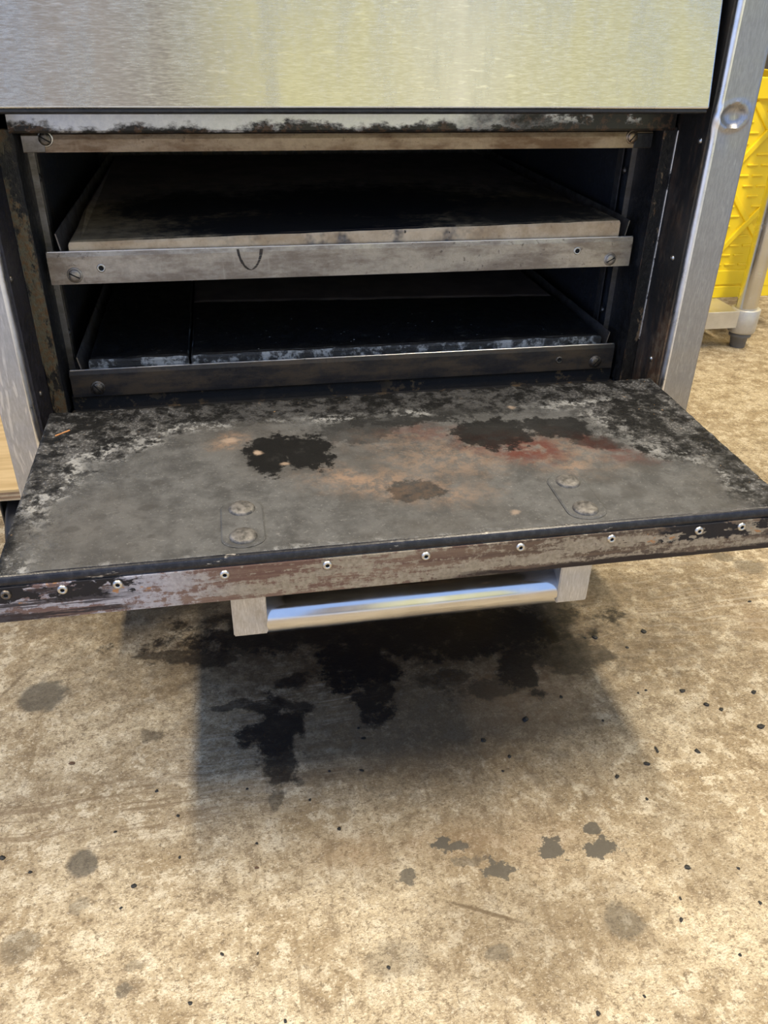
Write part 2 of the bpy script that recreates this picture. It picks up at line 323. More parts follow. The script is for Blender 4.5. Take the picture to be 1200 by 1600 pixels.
# concrete floor
t = NT('stained_concrete')
wvA = t.warp(9, .09, 6); wvB = t.warp(30, .035, 7); wvC = t.warp(70, .014, 4)
g1 = t.noise(3.2, 6, .62); g2 = t.noise(13, 8, .68); g3 = t.noise(42, 9, .78); g4 = t.noise(190, 6, .75); g5 = t.noise(600, 3, .7)
colr = t.mix(t.mr(g2, .36, .62), (.33, .25, .145), (.60, .50, .335))
colr = t.mix(t.mr(g1, .45, .62, 0, .6), colr, (.30, .22, .125))
colr = t.mix(t.mr(g3, .51, .58, 0, .70), colr, (.74, .65, .48))
colr = t.mix(t.mr(g3, .475, .40, 0, .72), colr, (.185, .132, .075))
colr = t.mix(t.mr(g4, .54, .61, 0, .72), colr, (.13, .092, .052))
colr = t.mix(t.mr(g4, .44, .34, 0, .60), colr, (.78, .70, .54))
colr = t.mix(t.mr(g5, .58, .68, 0, .6), colr, (.10, .075, .05))
vein = t.noise(95, 8, .8, t.map(scale=(1, 1.9, 1), rot=(0, 0, .5), vec=t.warp(20, .03, 4)))
colr = t.mix(t.ma('MULTIPLY', t.mr(t.ma('ABSOLUTE', t.ma('SUBTRACT', vein, .5)), .022, .004), t.mr(g2, .40, .58, .15, .75)), colr, (.13, .092, .055))
pit = t.noise(330, 4, .7, t.map(scale=(1, 2.2, 1), rot=(0, 0, -.5)))
colr = t.mix(t.mr(pit, .56, .62, 0, .7), colr, (.16, .115, .07))
colr = t.mix(t.mr(pit, .425, .36, 0, .5), colr, (.80, .73, .58))
# trowel drag lines and grinder scratches
tr = t.noise(26, 5, .7, t.map(scale=(.25, 5, 1), rot=(0, 0, math.radians(14)), vec=t.warp(4, .06, 2)))
tr2 = t.noise(24, 5, .7, t.map(scale=(4.5, .3, 1), rot=(0, 0, math.radians(-24)), vec=t.warp(4, .05, 2)))
colr = t.mix(t.ma('MULTIPLY', t.mr(tr, .57, .66), t.mr(g1, .52, .64, 0, .16)), colr, (.19, .14, .085))
colr = t.mix(t.ma('MULTIPLY', t.mr(tr2, .58, .66), t.mr(g1, .52, .40, 0, .5)), colr, (.22, .16, .09))
lz = t.blobs([(150, 1275, 220, 50, 1), (420, 1200, 160, 50, .8)], 0, wvA, .6)
ls = t.noise(40, 3, .6, t.map(scale=(.12, 4.2, 1), rot=(0, 0, math.radians(7)), vec=t.warp(3, .08, 2)))
colr = t.mix(t.ma('MULTIPLY', lz, t.mr(ls, .52, .60, 0, .7)), colr, (.20, .14, .08))
lz = t.blobs([(780, 1200, 190, 110, 1), (720, 1330, 220, 90, .7), (930, 1500, 120, 90, .5)], 0, wvA, .6)
ls = t.noise(46, 8, .75, t.map(scale=(2.4, .8, 1), rot=(0, 0, math.radians(-30)), vec=t.warp(9, .06, 4)))
colr = t.mix(t.ma('MULTIPLY', lz, t.mr(ls, .50, .62, 0, .6)), colr, (.15, .105, .06))
for ang, sd in ((35, 1.3), (-52, 4.1), (80, 7.7), (22, 2.2), (-33, 5.5), (60, 9.1)):
    s1 = t.noise(30, 2, .5, t.map(scale=(.30, 8, 1), rot=(0, 0, math.radians(ang)), loc=(sd, sd, 0), vec=t.warp(7, .05, 2)))
    z_ = t.blobs([(470, 1075, 110, 65, 1), (800, 1010, 200, 70, .5), (1080, 930, 190, 70, .5), (380, 1200, 120, 60, .5)], 0, wvA, .8)
    colr = t.mix(t.ma('MULTIPLY', t.mr(s1, .625, .65, 0, .5), z_), colr, (.66, .60, .49))
# broad grimy brown zone beneath and in front of the oven; painted darker to deepen the door's shadow
grime_shade = t.blobs([(620, 1010, 420, 100, 1.0), (650, 1120, 330, 130, .9), (760, 1180, 230, 90, .6), (420, 1140, 120, 150, .45), (300, 1060, 130, 40, .4), (640, 1250, 320, 110, .35), (820, 1420, 190, 110, .4), (700, 1330, 300, 80, .3), (1100, 1330, 90, 90, .3), (850, 1500, 80, 80, .25), (600, 940, 470, 50, .9)], 0, wvA, .6)
colr = t.mix(t.ma('MULTIPLY', grime_shade, t.mr(g3, .36, .54, .62, 1)), colr, (.070, .048, .028))
rust = t.blobs([(560, 1330, 60, 26, .55), (760, 1310, 120, 30, .4), (820, 1080, 90, 40, .4), (1190, 980, 24, 40, .4)], 0, wvA, .9)
colr = t.mix(t.ma('MULTIPLY', rust, t.mr(g3, .42, .56, .25, .9)), colr, (.25, .15, .07))
oil = t.blobs([(560, 1035, 70, 45, 1), (585, 1090, 30, 40, .9), (740, 985, 170, 40, .95), (810, 1040, 32, 45, .9), (640, 1000, 110, 26, .95), (430, 1140, 42, 55, .92), (440, 1200, 26, 40, .8), (432, 1255, 12, 18, .55), (455, 1065, 26, 12, .85), (560, 960, 240, 18, .85), (320, 1030, 70, 12, .75), (365, 1018, 40, 8, .7), (860, 965, 50, 30, .7), (370, 1105, 40, 10, .7), (240, 1150, 16, 12, .5), (700, 1060, 40, 14, .6), (480, 990, 90, 16, .8), (770, 1075, 70, 16, .6), (600, 985, 330, 26, .9), (880, 1020, 70, 30, .7), (420, 1105, 60, 12, .8), (270, 1022, 60, 6, .7)], 0, wvB, .22, 1.5, 34)
oilm = t.ma('MULTIPLY', oil, t.mr(g3, .30, .46, .62, 1))
colr = t.mix(oilm, colr, (.010, .0095, .0105))
grey = t.blobs([(66, 1089, 36, 23, .8), (130, 1350, 25, 21, .8), (975, 1440, 30, 30, .55, 30), (193, 1545, 12, 11, .6), (30, 1480, 30, 26, .45), (122, 1415, 15, 12, .4), (1170, 885, 24, 10, .5), (1130, 870, 16, 6, .5), (210, 1510, 14, 9, .4), (620, 1500, 50, 30, .3), (780, 1490, 24, 14, .5)], 0, wvC, .2, .55, 70)
grey = t.ma('MAXIMUM', grey, t.blobs([(688, 1316, 22, 8, .95), (715, 1322, 22, 8, .9), (862, 1328, 20, 15, .95), (778, 1358, 26, 12, .9), (942, 1325, 26, 14, .95), (925, 1295, 12, 8, .9), (640, 1368, 18, 10, .8), (735, 1345, 22, 8, .5)], 0, wvC, .12, 2.2, 60))
colr = t.mix(grey, colr, (.085, .075, .058))
streak = t.blobs([(755, 1424, 62, 3, .8, -23), (520, 1165, 60, 3, .5, 5), (20, 1070, 60, 2, .5, 65)], 0, t.pos, .5)
colr = t.mix(streak, colr, (.11, .075, .04))
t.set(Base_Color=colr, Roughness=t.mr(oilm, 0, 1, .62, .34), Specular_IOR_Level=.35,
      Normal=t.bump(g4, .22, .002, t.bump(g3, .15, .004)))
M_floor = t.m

# plywood, table, crate, room
t = NT('plywood'); g = t.noise(14, 5, .6, t.map(scale=(.6, 6, 1)))
t.set(Base_Color=t.mix(t.mr(g, .35, .7), (.50, .34, .15), (.66, .48, .24)), Roughness=.7, Normal=t.bump(g, .2, .001)); M_ply = t.m
M_ply_a = mat_plain('ply_light', (.60, .47, .30), .75, 0, .15, 80)
M_ply_b = mat_plain('ply_dark', (.30, .20, .12), .75, 0, .2, 80)
M_galv = mat_plain('galvanised_steel', (.66, .64, .58), .42, .75, .1, 20, .05)
M_cast = mat_plain('cast_aluminium', (.55, .54, .52), .5, .6, .08, 60, .1)
M_foot = mat_plain('grey_plastic', (.16, .16, .165), .55, 0, .1)
M_legtube = mat_plain('table_leg_steel', (.62, .62, .60), .24, 1., .05, 20, .0)
M_yellow = mat_plain('yellow_plastic', (.97, .73, .022), .42, 0, .03, 12, .05)
M_wall = mat_plain('pale_yellow_green_wall', (.47, .455, .265), .8, 0, .04, 3, .1)
M_wall_g = mat_plain('grey_wall', (.19, .175, .168), .8, 0, .06, 3, .1)
M_refl_l = mat_plain('grey_reflector', (.31, .285, .27), .8, 0, .04, 3, .1)
M_wall_d = mat_plain('dark_wall', (.10, .09, .085), .8, 0, .1, 3, .1)
M_white = mat_plain('pale_reflector', (.62, .61, .52), .7, 0, .02, 3, .05)
M_drive = mat_plain('pale_driveway', (.60, .61, .63), .8, 0, .08, 6, .1)
M_ceil = mat_plain('pale_ceiling', (.36, .34, .31), .85, 0, .03, 3, .05)
M_char = mat_plain('charcoal', (.010, .010, .010), .6, 0, .4, 500)
M_splinter = mat_plain('orange_splinter', (.45, .20, .07), .7, 0, .2, 300)
M_brownbit = mat_plain('brown_flake', (.10, .055, .03), .7, 0, .4, 500)

# ---------------------------------------------------------------- mesh helpers
def link(name, bm, mat, parent=None, smooth=False, **props):
    me = bpy.data.meshes.new(name); bm.normal_update(); bm.to_mesh(me); bm.free()
    mats = mat if isinstance(mat, (list, tuple)) else [mat]
    for m in mats: me.materials.append(m)
    if smooth:
        for p in me.polygons: p.use_smooth = True
    o = bpy.data.objects.new(name, me); COL.objects.link(o)
    if parent is not None: o.parent = parent
    for k, v in props.items(): o[k] = v
    return o
def thing(name, label, cat, loc=(0, 0, 0), group=None):
    o = bpy.data.objects.new(name, None); COL.objects.link(o); o.empty_display_size = .05
    o.location = (0, 0, 0); o['label'] = label; o['category'] = cat
    if group: o['group'] = group
    return o
def box(bm, x0, x1, y0, y1, z0, z1, bev=0., seg=2, mi=0):
    r = bmesh.ops.create_cube(bm, size=1.)
    vs = r['verts']
    for v in vs:
        v.co = Vector((x0 if v.co.x < 0 else x1, y0 if v.co.y < 0 else y1, z0 if v.co.z < 0 else z1))
    fs = list({f for v in vs for f in v.link_faces})
    for f in fs: f.material_index = mi
    if bev > 0:
        es = list({e for v in vs for e in v.link_edges})
        rr = bmesh.ops.bevel(bm, geom=es, offset=bev, segments=seg, affect='EDGES', profile=.5)
        for f in rr['faces']: f.material_index = mi
    return vs
def boxo(name, x0, x1, y0, y1, z0, z1, mat, parent=None, bev=0., seg=2, **props):
    bm = bmesh.new(); box(bm, x0, x1, y0, y1, z0, z1, bev, seg)
    return link(name, bm, mat, parent, **props)
def prism(bm, pts, x0, x1):
    """profile pts (y,z) extruded along X"""
    A = [bm.verts.new((x0, y, z)) for y, z in pts]; B = [bm.verts.new((x1, y, z)) for y, z in pts]
    n = len(pts)
    for i in range(n): bm.faces.new((A[i], A[(i+1) % n], B[(i+1) % n], B[i]))
    bm.faces.new(A[::-1]); bm.faces.new(B)
    bmesh.ops.recalc_face_normals(bm, faces=bm.faces)
def lathe(bm, prof, M4, seg=20, mi=None):
    """prof list of (r, h) spun about local Z, placed with matrix M4"""
    rings = []
    for r, h in prof:
        rings.append([bm.verts.new(M4 @ Vector((r*math.cos(2*math.pi*i/seg), r*math.sin(2*math.pi*i/seg), h))) for i in range(seg)] if r > 1e-7 else [bm.verts.new(M4 @ Vector((0, 0, h)))])
    for k in range(len(rings)-1):
        A, B = rings[k], rings[k+1]
        for i in range(seg):
            j = (i+1) % seg
            if len(A) == 1 and len(B) == 1: continue
            if len(A) == 1: f = bm.faces.new((A[0], B[i], B[j]))
            elif len(B) == 1: f = bm.faces.new((A[i], A[j], B[0]))
            else: f = bm.faces.new((A[i], A[j], B[j], B[i]))
            if mi: f.material_index = mi[k]
            f.smooth = True
def face_mat(loc, normal, spin=0.):
    q = Vector(normal).normalized().to_track_quat('Z', 'Y').to_matrix().to_4x4()
    return Matrix.Translation(Vector(loc)) @ q @ Matrix.Rotation(spin, 4, 'Z')

# ---------------------------------------------------------------- the setting
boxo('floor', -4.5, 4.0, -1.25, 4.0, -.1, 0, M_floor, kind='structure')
boxo('driveway', -9.0, 8.0, -9.0, -1.25, -.1, -.01, M_drive, kind='structure')
boxo('ceiling', -2.0, 4.0, -1.25, 4.0, 2.75, 2.85, M_ceil, kind='structure')
boxo('wall_back', -4.5, 4.0, 3.4, 3.5, 0, 2.75, M_wall_d, kind='structure')
boxo('wall_right', 3.4, 3.5, -1.25, 3.4, 0, 2.75, M_wall, kind='structure')
boxo('added_wall_yellow', -.15, 3.4, -4.1, -4.0, 0, 2.4, M_wall, kind='structure')  # unseen yard wall, added for the upper door to mirror
boxo('added_reflector_1', 1.02, 1.34, -4.0, -3.97, 0, 2.4, M_white, kind='structure')  # unseen pale strip, added as a bright band in the upper door's reflection
boxo('added_reflector_2', -.78, -.62, -3.98, -3.96, 0, 2.4, M_refl_l, kind='structure')  # unseen lighter strip, added for a second band in that reflection
boxo('added_wall_grey', -1.55, -.15, -4.12, -3.98, 0, 2.4, M_wall_g, kind='structure')  # unseen grey stretch, added to darken the left of that reflection

# ---------------------------------------------------------------- the oven
oven = thing('pizza_oven', 'stainless steel deck pizza oven with its lower door hanging open, scorched black inside', 'oven')
TOPZ = .92; BOTZ = .167
XP, YP, YF = .319, -.0752, -.0158

def pillar(sgn, xo, dent):
    # front post: a fine strip of quads with a rolled inner edge, so that the dent can be real
    bm = bmesh.new()
    prof = []                                      # (x, y) from the inner face round to the outer face
    r = .005
    for k in range(5): prof.append((XP, YF-.0-(YF-YP-r)*k/4))
    for k in range(1, 7):
        a_ = math.pi/2*k/6; prof.append((XP+r-r*math.cos(a_), YP+r-r*math.sin(a_)))
    nx = 16
    for k in range(1, nx+1): prof.append((XP+r+(xo-.002-XP-r)*k/nx, YP))
    for k in range(1, 4):
        a_ = math.pi/2*k/3; prof.append((xo-.002+.002*math.sin(a_), YP+.002-.002*math.cos(a_)))
    prof.append((xo, YF))
    zs = []
    z = BOTZ
    while z < TOPZ:
        zs.append(z); z += .0022 if dent and .50 < z < .60 else .02
    zs.append(TOPZ)
    dc = onY(1146, 181, YP); dc2 = onY(1139, 214, YP)
    rows = []
    for z in zs:
        row = []
        for x, y in prof:
            dx = 0.
            if dent:
                d = math.hypot((x-dc.x)/.013, (z-dc.z)/.0105)
                y2 = y
                if y < YP+.004:
                    y2 = y + .0042*max(0, 1-d*d)**1.0 - .0016*math.exp(-((d-1.05)/.22)**2)
                    d2 = math.hypot((x-dc2.x)/.012, (z-dc2.z)/.016); y2 += .0010*math.exp(-d2*d2*1.5)
                dx = -.0016*math.exp(-((z-dc.z+.004)/.012)**2)*max(0, 1-(x-XP)/.012)
                row.append(bm.verts.new((sgn*(x+dx), y2, z)))
            else: row.append(bm.verts.new((sgn*x, y, z)))
        rows.append(row)
    for i in range(len(rows)-1):
        for j in range(len(prof)-1):
            bm.faces.new((rows[i][j], rows[i][j+1], rows[i+1][j+1], rows[i+1][j])).material_index = 1 if 5 <= j <= 9 else 0  # rolled edge in brighter steel, painting in its highlight
    for rw in (rows[0], rows[-1]): bm.faces.new(rw)
    bmesh.ops.recalc_face_normals(bm, faces=bm.faces)
    o = link('front_post', bm, [M_steel_v if dent else M_steel_vs, M_bright], oven, smooth=True)
    return o
pl = pillar(-1, .3506, False); pr = pillar(1, .3572, True)
for p_ in (pl, pr): p_.data.set_sharp_from_angle(angle=math.radians(44))
pl['label'] = 'left steel front post with scratches'; pr['label'] = 'right steel front post with a round dent'
for sgn, xo in ((-1, .3506), (1, .3572)):
    xs = sorted((sgn*(xo-.0015), sgn*xo))
    boxo('casing_side', xs[0], xs[1], YF, .64, BOTZ, TOPZ, M_steel_v, oven)
    xs = sorted((sgn*.3165, sgn*(XP-.0001)))
    o = boxo('reveal_panel', xs[0], xs[1], YP+.005, YF+.004, BOTZ+.02, TOPZ, M_reveal if sgn > 0 else M_reveal_l, oven)
    rv = [(-.0604, .2387), (-.0528, .1284), (-.0491, .0195)] if sgn > 0 else [(-.0661, .1322), (-.0509, .018), (-.058, .215)]
    for y, z in rv:
        bm = bmesh.new(); lathe(bm, [(.0030, 0), (.0028, .0008), (.0016, .0018), (0, .0021)], face_mat((sgn*.3165, y, z+Z0), (-sgn, 0, 0)), 12)
        link('rivet', bm, M_rivet if sgn > 0 else M_screw, o)
    # frame member beside the opening: face plus a return going back into the oven
    fr = M_frame_r if sgn > 0 else M_frame_l
    bm = bmesh.new()
    xs = sorted((sgn*.3025, sgn*.3165)); box(bm, xs[0], xs[1], YF, YF+.003, Z0-.022, Z0+.246, .0008, 1)
    o = link('opening_frame', bm, fr, oven, label=('flaking black frame right of the opening' if sgn > 0 else 'crusted frame left of the opening'))
    xs = sorted((sgn*.3025, sgn*.3045)); boxo('frame_return', xs[0], xs[1], YF+.003, .045, Z0-.022, Z0+.246, M_soot, o)
    xs = sorted((sgn*.3155, sgn*.3168)); 
    if sgn > 0: boxo('frame_edge', .3020, .3028, YF-.0006, YF+.0010, Z0-.005, Z0+.235, M_toprail, o, .0002, 1)
    boxo('frame_edge', xs[0], xs[1], YF-.0022, YF+.0005, Z0+.03, Z0+.243, M_worn if sgn > 0 else M_frame_l, o, .0006, 1)
boxo('casing_top', -.3506, .3572, YF, .64, TOPZ-.002, TOPZ, M_steel_h, oven)
boxo('casing_back', -.3506, .3572, .638, .64, BOTZ, TOPZ, M_steel_h, oven)
boxo('casing_floor', -.349, .3555, YF, .638, BOTZ, BOTZ+.003, M_soot, oven)
boxo('face_plate', -.3165, .3165, YF+.005, YF+.010, Z0+.262, TOPZ-.004, M_face, oven)
boxo('lower_face_plate', -.3165, .3165, YF+.005, YF+.010, BOTZ+.004, Z0-.036, M_face, oven)

# chamber
bm = bmesh.new()
box(bm, -.3065, -.3055, -.004, .54, Z0-.035, Z0+.262); link('chamber_wall', bm, M_chamber, oven)
bm = bmesh.new()
box(bm, .3055, .3065, -.004, .54, Z0-.035, Z0+.262); link('chamber_wall', bm, M_chamber, oven)
bm = bmesh.new(); box(bm, -.3065, .3065, .541, .543, Z0-.035, Z0+.262); link('chamber_back', bm, M_chamber, oven)
bm = bmesh.new(); box(bm, -.3065, .3065, -.004, .54, Z0+.2625, Z0+.264); link('chamber_roof', bm, M_chamber, oven)
bm = bmesh.new(); box(bm, -.3065, .3065, -.004, .54, Z0-.0355, Z0-.034); link('chamber_bottom', bm, M_soot, oven)
for sgn in (-1, 1):                                 # slotted uprights at each side, behind the opening
    bm = bmesh.new()
    xs = sorted((sgn*.2965, sgn*.2985)); box(bm, xs[0], xs[1], .0345, .036, Z0-.02, Z0+.255)
    xs = sorted((sgn*.2985, sgn*.3050)); box(bm, xs[0], xs[1], .0345, .036, Z0-.02, Z0+.255)
    u = link('upright', bm, M_tray, oven)
    xs = sorted((sgn*.300, sgn*.3015)); boxo('upright_strip', xs[0], xs[1], .062, .074, Z0-.02, Z0+.255, M_tray, u)
    for z in (.196, .043):
        bm = bmesh.new(); lathe(bm, [(.004, 0), (.0038, .001), (.002, .0024), (0, .0028)], face_mat((sgn*.300, .052, z+Z0), (-sgn, 0, 0)), 12)
        link('bolt_head', bm, M_screw, u)

# top rail of the opening
bm = bmesh.new()
prism(bm, [(YF, Z0+.2425), (YF-.001, Z0+.2445), (YF-.0002, Z0+.2585), (YF+.002, Z0+.2605), (YF+.012, Z0+.2605), (YF+.012, Z0+.2425)], -.3045, .3125)
link('top_rail', bm, M_toprail, oven, label='silvery rail with sooty lower edge under the upper door')

def screw(parent, x, y, z, r=.0062, mat=M_screw, spin=.5, rim=True):
    bm = bmesh.new()
    m4 = face_mat((x, y, z), (0, -1, 0), 0)
    lathe(bm, [(r*1.28, -.0005), (r*1.25, .0004), (r*1.05, .0006), (r, .0006), (r, .0016), (r*.85, .0024), (r*.4, .0029), (0, .0030)], m4, 22, [1, 1, 0, 0, 0, 0, 0])
    # slot walls: a dark bar sunk across the head with two bright lips
    m4 = face_mat((x, y, z), (0, -1, 0), spin)
    vs = box(bm, -r*.86, r*.86, -r*.10, r*.10, .0018, .0031, mi=2)
    for v in vs: v.co = m4 @ v.co
    return link('screw', bm, [mat, M_rivet if rim else mat, M_hole], parent)
def bar(name, w, zlo, zhi, mat, label, fold=.004):
    bm = bmesh.new()
    prism(bm, [(.000, Z0+zlo), (.000, Z0+zhi-.005), (.0010, Z0+zhi-.001), (.0022, Z0+zhi), (.0028, Z0+zhi), (.0028, Z0+zhi-.004), (.0020, Z0+zhi-.006), (.002, Z0+zlo)], -w, w)
    return link(name, bm, mat, oven, label=label)
tb = bar('retaining_bar', .2990, .2250, .2405, M_topbar, 'brown stained steel bar across the top of the opening', 0.)
screw(tb, -.2788, .0, Z0+.2362, .0055, spin=-.55); screw(tb, .2771, .0, Z0+.2350, .0052, M_topbar, .9, False)
for sgn in (-1, 1):
    xs = sorted((sgn*.2989, sgn*.2800)); 
    bm = bmesh.new(); box(bm, xs[0], xs[1], -.0012, -.0001, Z0+.2252, Z0+.2392 if sgn < 0 else Z0+.2385, .0005, 1)
    link('bar_end', bm, M_tray if sgn < 0 else M_bead, tb)
ul = bar('shelf_lip', .2970, .1075, .1385, M_lip, 'taupe steel lip under the upper baking stone, streaked with drips')
screw(ul, -.2743, .0, Z0+.1162, .0058, M_lip, -.5, False); screw(ul, .2741, .0, Z0+.1151, .0054, M_lip, .5, False)
ll = bar('shelf_lip', .2970, -.0090, .0200, M_lip_dark, 'scorched black lip under the lower baking stones')
screw(ll, -.2715, .0, Z0+.0001, .0058, M_screw, -.9, False); screw(ll, .2760, .0, Z0-.0006, .0058, M_screw, .9, False)
for zz, m_ in ((.1385, M_bright), (.0200, M_bright)):  # worn bare edge, also painting in a thin highlight along each lip
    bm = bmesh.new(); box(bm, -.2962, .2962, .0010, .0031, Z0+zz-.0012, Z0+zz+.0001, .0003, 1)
    link('worn_edge_highlight', bm, m_, ul if zz > .1 else ll)
for par, x, z in ((ul, -.2491, .1221), (ul, .2356, .1249), (ll, .232, .0035)):
    bm = bmesh.new(); lathe(bm, [(.0042, -.0002), (.0038, .0005), (.0024, .0005), (.0023, .0003), (0, .0003)], face_mat((x, 0, z+Z0), (0, -1, 0)), 16, [0, 0, 1, 1])
    link('screw_hole', bm, [M_rivet if par is ul else M_screw, M_hole], par)
# burnt-on drip on the upper lip
bm = bmesh.new()
dx = onY(391, 405, 0.)
us = []
for k in range(15):
    f = k/14; a_ = math.pi*f
    us.append((dx.x-.0085*math.cos(a_)*(1+.35*(1-math.sin(a_))), dx.z+.010-.020*math.sin(a_)**.8))
for k in range(14):
    (xa, za), (xb, zb_) = us[k], us[k+1]; wq = .0010+.0006*random.random()
    q = [bm.verts.new((xa-wq, -.0006, za)), bm.verts.new((xa+wq, -.0006, za)), bm.verts.new((xb+wq, -.0006, zb_-.0004)), bm.verts.new((xb-wq, -.0006, zb_-.0004))]
    r_ = bmesh.ops.extrude_face_region(bm, geom=[bm.faces.new(q)])
    for v in r_['geom']:
        if isinstance(v, bmesh.types.BMVert): v.co.y += .0007
bmesh.ops.recalc_face_normals(bm, faces=bm.faces)
link('burnt_drip', bm, M_lip_dark, ul)
# sill below the lower lip
bm = bmesh.new(); box(bm, -.3000, .3000, .004, .012, Z0-.034, Z0-.009, .001, 1); link('sill', bm, M_crust, oven)
bm = bmesh.new(); box(bm, -.3020, .3020, -.055, .004, Z0-.034, Z0-.024, .002, 1); link('hinge_ledge', bm, M_crust, oven)

# trays that hold the stones: folded side flanges with a bent tip
def flange(sgn, x, ztop, dp, y0=.005):
    bm = bmesh.new(); th = .0012
    pts = [(x, y0, ztop-dp), (x+sgn*.004, y0-.001, ztop+.0030), (x+sgn*.0035, y0+.03, ztop+.0045), (x+sgn*.003, .52, ztop+.0045), (x, .52, ztop-dp), (x, y0+.03, ztop-dp)]
    A = [bm.verts.new(q) for q in pts]; B = [bm.verts.new((q[0]+sgn*th, q[1], q[2])) for q in pts]
    def quad(i, j, k, l): bm.faces.new((A[i], A[j], A[k], A[l])); bm.faces.new((B[l], B[k], B[j], B[i]))
    quad(0, 1, 2, 5); quad(5, 2, 3, 4)
    for i, j in ((0, 1), (1, 2), (2, 3), (3, 4), (4, 5), (5, 0)): bm.faces.new((A[i], B[i], B[j], A[j]))
    bmesh.ops.recalc_face_normals(bm, faces=bm.faces)
    return bm
for zt_, xl, xr, th_ in ((Z0+.151, -.2815, .2868, .0248), (Z0+.0292, -.2830, .2855, .0200)):
    bm = bmesh.new(); box(bm, -.30, .30, .013, .53, zt_-th_-.0015, zt_-th_)
    tr_ = link('deck_tray', bm, M_tray, oven)
    link('tray_flange', flange(-1, xl, zt_, th_), M_tray, tr_); link('tray_flange', flange(1, xr, zt_, th_), M_tray, tr_)

# ---- upper door (closed), leaning back slightly
def hood():
    tl = .149; H = .30; hy, hz, hx = -.0790, Z0+.2674, .3085
    bm = bmesh.new()
    def P(x, s, d): # s up the face, d into the oven
        n_ = math.hypot(1, tl); return Vector((x, hy + (tl*s + d)/n_, hz + (s - tl*d)/n_))
    box(bm, -hx, hx, 0, .020, 0, H, .0018, 3)
    for v in bm.verts: v.co = P(v.co.x, v.co.z, v.co.y)
    return link('upper_door', bm, M_steel_h, oven, label='closed brushed steel door above the opening'), P
ud, HP = hood()
bm = bmesh.new()
for v in box(bm, -.307, .307, .0012, .018, -.0032, .0004, .0008, 1): pass
for v in bm.verts: v.co = HP(v.co.x, v.co.z, v.co.y)
link('door_seal', bm, M_soot, ud)
for sgn in (-1, 1):
    bm = bmesh.new(); hc = Vector((sgn*.3205, -.022, Z0+.2915))
    lathe(bm, [(0, 0), (.0095, 0), (.0105, .0012), (.0095, .0026), (.0070, .0030), (.0070, .0160)], Matrix.Translation((sgn*.3000, -.052, Z0+.2945)) @ Vector((sgn, 0, 0)).to_track_quat('Z', 'Y').to_matrix().to_4x4(), 18)
    link('hinge_pin', bm, M_soot, ud)

# ---- lower door, hanging open
DW, DF, DB = .3085, -.3311, -.072
SL = .0101/.3311
def dz(x, y): return Z0 + SL*(y-DF)
def crust_py(x, y):
    e = 0.
    e = max(e, min(1, max(0, (y+.150)/.05)), min(1, max(0, (-x-.250)/.04)), min(1, max(0, (x-.262)/.035)))
    for cx, cy, rx, ry in ((-.27, -.10, .10, .07), (.27, -.10, .07, .07)):
        e = max(e, max(0, 1-math.hypot((x-cx)/rx, (y-cy)/ry)))
    return e
bm = bmesh.new(); NX, NY = 300, 132; R0 = .006
xs = [-DW+2*DW*i/NX for i in range(NX+1)]; ys = [DF+(DB-DF)*j/NY for j in range(NY+1)]
G = []
for y in ys:
    row = []
    for x in xs:
        e = min(DW-abs(x), y-DF, DB-y)
        drop = 0 if e >= R0 else R0-math.sqrt(max(0, R0*R0-(R0-e)**2))
        q = Vector((x*90, y*120, 0))
        cr = crust_py(x, y)
        hh = .00022*mnoise.noise(q*.6) + cr*(.0011*mnoise.noise(q) + .0009*abs(mnoise.noise(q*2.1+Vector((5, 3, 1)))))
        hh += -.0010*math.exp(-((math.hypot((x)/.2, (y+.21)/.08))**4))*0.3
        row.append(bm.verts.new((x, y, dz(x, y)-drop+hh*min(1, e/.004))))
    G.append(row)
for j in range(NY):
    for i in range(NX): bm.faces.new((G[j][i], G[j][i+1], G[j+1][i+1], G[j+1][i])).smooth = True
ring = G[0] + [G[j][NX] for j in range(1, NY+1)] + G[NY][NX-1::-1] + [G[j][0] for j in range(NY-1, 0, -1)]
low = [bm.verts.new((v.co.x, v.co.y, dz(0, v.co.y)-.0372)) for v in ring]
n_ = len(ring)
for i in range(n_): bm.faces.new((ring[i], low[i], low[(i+1) % n_], ring[(i+1) % n_]))
bm.faces.new(low[::-1])
bmesh.ops.recalc_face_normals(bm, faces=bm.faces)
door = link('lower_door', bm, M_door, oven, label='open drop-down door, scorched inner face upward')

# bead along the front top edge
bm = bmesh.new(); pf = []
for k in range(9):
    a_ = -math.pi*.15 + math.pi*.75*k/8
    pf.append((DF+.0035-.0045*math.cos(a_), Z0-.0055+.0050*math.sin(a_)))
prism(bm, pf, -DW-.0004, DW+.0004); link('edge_bead', bm, M_bead, door, smooth=False)
bm = bmesh.new()
box(bm, -DW-.001, DW+.001, DF-.0016, DF+.001, Z0-.0385, Z0-.0085, .0005, 2)
trim = link('front_strip', bm, M_trim, door, label='chipped metal strip with rivets along the front edge')
for k, tt in enumerate((-1, -.5, 0, 1, 2, 3, 4, 5, 6, 6.5, 7)):
    x = (tt-3)*.075
    if abs(x) > .304: x = math.copysign(.302, x)
    bm = bmesh.new()
    lathe(bm, [(.0038, -.0004), (.0037, .0006), (.0030, .0016), (.0021, .0019), (.0014, .0014), (.0012, .0004), (0, .0004)], face_mat((x, DF-.0016, Z0-.0143), (0, -1, 0)), 16, [0, 0, 0, 0, 1, 1])
    link('rivet', bm, [M_screw if tt in (-1, 7) else M_rivet, M_hole], door)
for xx in (-.252, -.2395):
    pass
